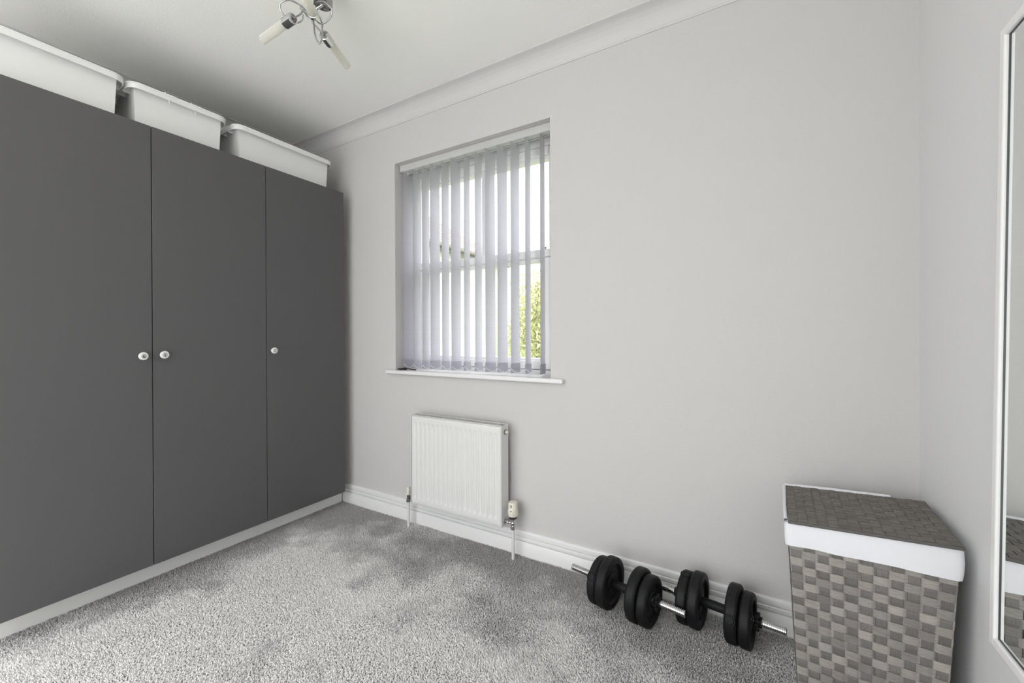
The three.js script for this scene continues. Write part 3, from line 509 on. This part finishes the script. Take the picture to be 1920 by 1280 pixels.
// ───────────────────────── garden and neighbours ─────────────────────────
{
  struct('ground', box(-30, 30, -0.6, -0.16, -40, -0.31), std([0.20, 0.24, 0.12], 1));
  const bouncePaving = std([0.66, 0.65, 0.62], 0.9);
  struct('added_terrace', [box(XL - 0.31, 30, -0.6, -0.155, 3.12, 30), box(-30, XL - 0.31, -0.6, -0.155, -0.30, 30)], bouncePaving);  // unseen pale ground, added to bounce light up to the ceiling
  const t = thing('house', 'white rendered neighbouring bungalow with a pale tiled roof seen through the blind', 'building', [-2.65, -0.16, -6.1]);
  const render = std([0.80, 0.79, 0.77], 0.9, { bumpMap: stipple, bumpScale: 0.002 }), L = 4.4, Wd = 5.4;
  mesh('wall', [box(-Wd, 0, 0, 2.86, 0, L)], render, t);
  const gable = new THREE.ExtrudeGeometry(new THREE.Shape([[-Wd, 2.86], [0, 2.86], [-Wd / 2, 2.86 + Wd / 2 * 0.58]].map((p) => new THREE.Vector2(...p))), { depth: L, bevelEnabled: false });
  mesh('gable', gable, render, t);
  mesh('gutter', [rod([0.20, 2.88, -0.12], [0.20, 2.88, L + 0.1], 0.05, 14), box(0.10, 0.155, 2.80, 2.96, -0.12, L + 0.1, 0.004)], std([0.30, 0.29, 0.29], 0.5), t);
  const tileM = [std([0.46, 0.38, 0.34], 0.9), std([0.42, 0.35, 0.32], 0.9), std([0.50, 0.41, 0.36], 0.9)];
  const slope = Math.atan(0.58);
  for (let k = 0; k < 14; k++) {                           // courses of tiles on the slope that faces us, each lapping the one below
    const cg = []; for (let i = 0; i < 15; i++) cg.push(box(0, 0.245, 0, 0.030, -0.12 + i * 0.305, -0.12 + i * 0.305 + 0.296, 0.006, 1).translate(0, 0.004 * (i % 2), 0));
    const c = mesh('tile_course', cg, tileM[k % 3], t);
    c.rotation.z = -slope + 0.07; const d = 0.22 - 0.215 * k * Math.cos(slope); c.position.set(d - 0.20, 2.90 + (0.22 + 0.20 - 0.42) + (0.19 - (d - 0.0)) * 0.58 + 0.06, 0);
  }
  mesh('verge', [between(box(-0.05, 0.05, 0, 3.4, -0.03, 0.03, 0.01), [0.22, 2.84, -0.13], [0.22 - 2.9, 2.84 + 2.9 * 0.58, -0.13])], std([0.72, 0.70, 0.68], 0.8), t);
  const back = mesh('rear_slope', [box(-3.3, 0, 0, 0.03, -0.12, L + 0.1)], tileM[0], t); back.rotation.z = slope; back.position.set(-Wd / 2 - 0.0, 2.86 + Wd / 2 * 0.58 + 0.05, 0);

  function tree(label, x, z, h, w, hue, count, low) {
    const o = thing('garden_tree', label, 'tree', [x, -0.16, z]);
    const bark = std([0.34, 0.29, 0.24], 0.95);
    mesh('trunk', [tube([[0, 0, 0], [0.03, h * 0.3, 0.02], [-0.02, h * 0.6, 0], [0.02, h * 0.85, 0.02]], 0.045, 20, false, 8)], bark, o);
    for (let i = 0; i < 4; i++) { const a = i * 2.4, y0 = h * (0.18 + 0.09 * i); mesh('branch', tube([[0, y0, 0], [Math.cos(a) * w * 0.35, y0 + 0.12 * h, Math.sin(a) * w * 0.35], [Math.cos(a) * w * 0.75, y0 + 0.2 * h, Math.sin(a) * w * 0.75]], 0.009, 10, false, 6), bark, o); }
    const lg = new THREE.BufferGeometry(); lg.setAttribute('position', new THREE.Float32BufferAttribute([0, 0, 0, 0.028, 0.05, 0.010, 0, 0.115, 0, 0, 0, 0, 0, 0.115, 0, -0.028, 0.05, 0.010], 3)); lg.computeVertexNormals();
    const im = new THREE.InstancedMesh(lg, phys([1, 1, 1], 0.7, { transmission: 0.35, thickness: 0, side: THREE.DoubleSide }), count), m4 = new THREE.Matrix4(), qq = new THREE.Quaternion(), cc = new THREE.Color();
    for (let i = 0; i < count; i++) {
      const th = rr(0, 6.283), v = rr(-1, 1), rad = Math.pow(rnd(), 0.45), lump = 0.72 + 0.42 * vnoise(th * 2 + 10, v * 3 + 10, 70), R = rad * lump, sq = Math.sqrt(1 - v * v);
      const P = new THREE.Vector3(Math.cos(th) * sq * R * w, low + (h - low) * (0.5 + 0.5 * v * R), Math.sin(th) * sq * R * w);
      qq.setFromEuler(new THREE.Euler(rr(-3, 3), rr(-3, 3), rr(-3, 3))); const s = rr(0.7, 1.2); m4.compose(P, qq, new THREE.Vector3(s, s, s)); im.setMatrixAt(i, m4);
      const b = 0.8 + 0.4 * rnd(); cc.setRGB(hue[0] * b, hue[1] * b, hue[2] * b); im.setColorAt(i, cc);
    }
    im.name = 'foliage'; im.castShadow = im.receiveShadow = true; im.userData.kind = 'stuff'; o.add(im);
  }
  tree('yellow green garden shrub outside the window, beyond the right of the blind', -1.80, -6.2, 2.85, 0.70, [0.66, 0.68, 0.40], 3400, 0.0);
  tree('pinkish leaved garden tree behind the yellow green shrub', -2.9, -9.0, 3.3, 0.9, [0.66, 0.56, 0.48], 2200, 0.4);
}
renderer.render(scene, camera);
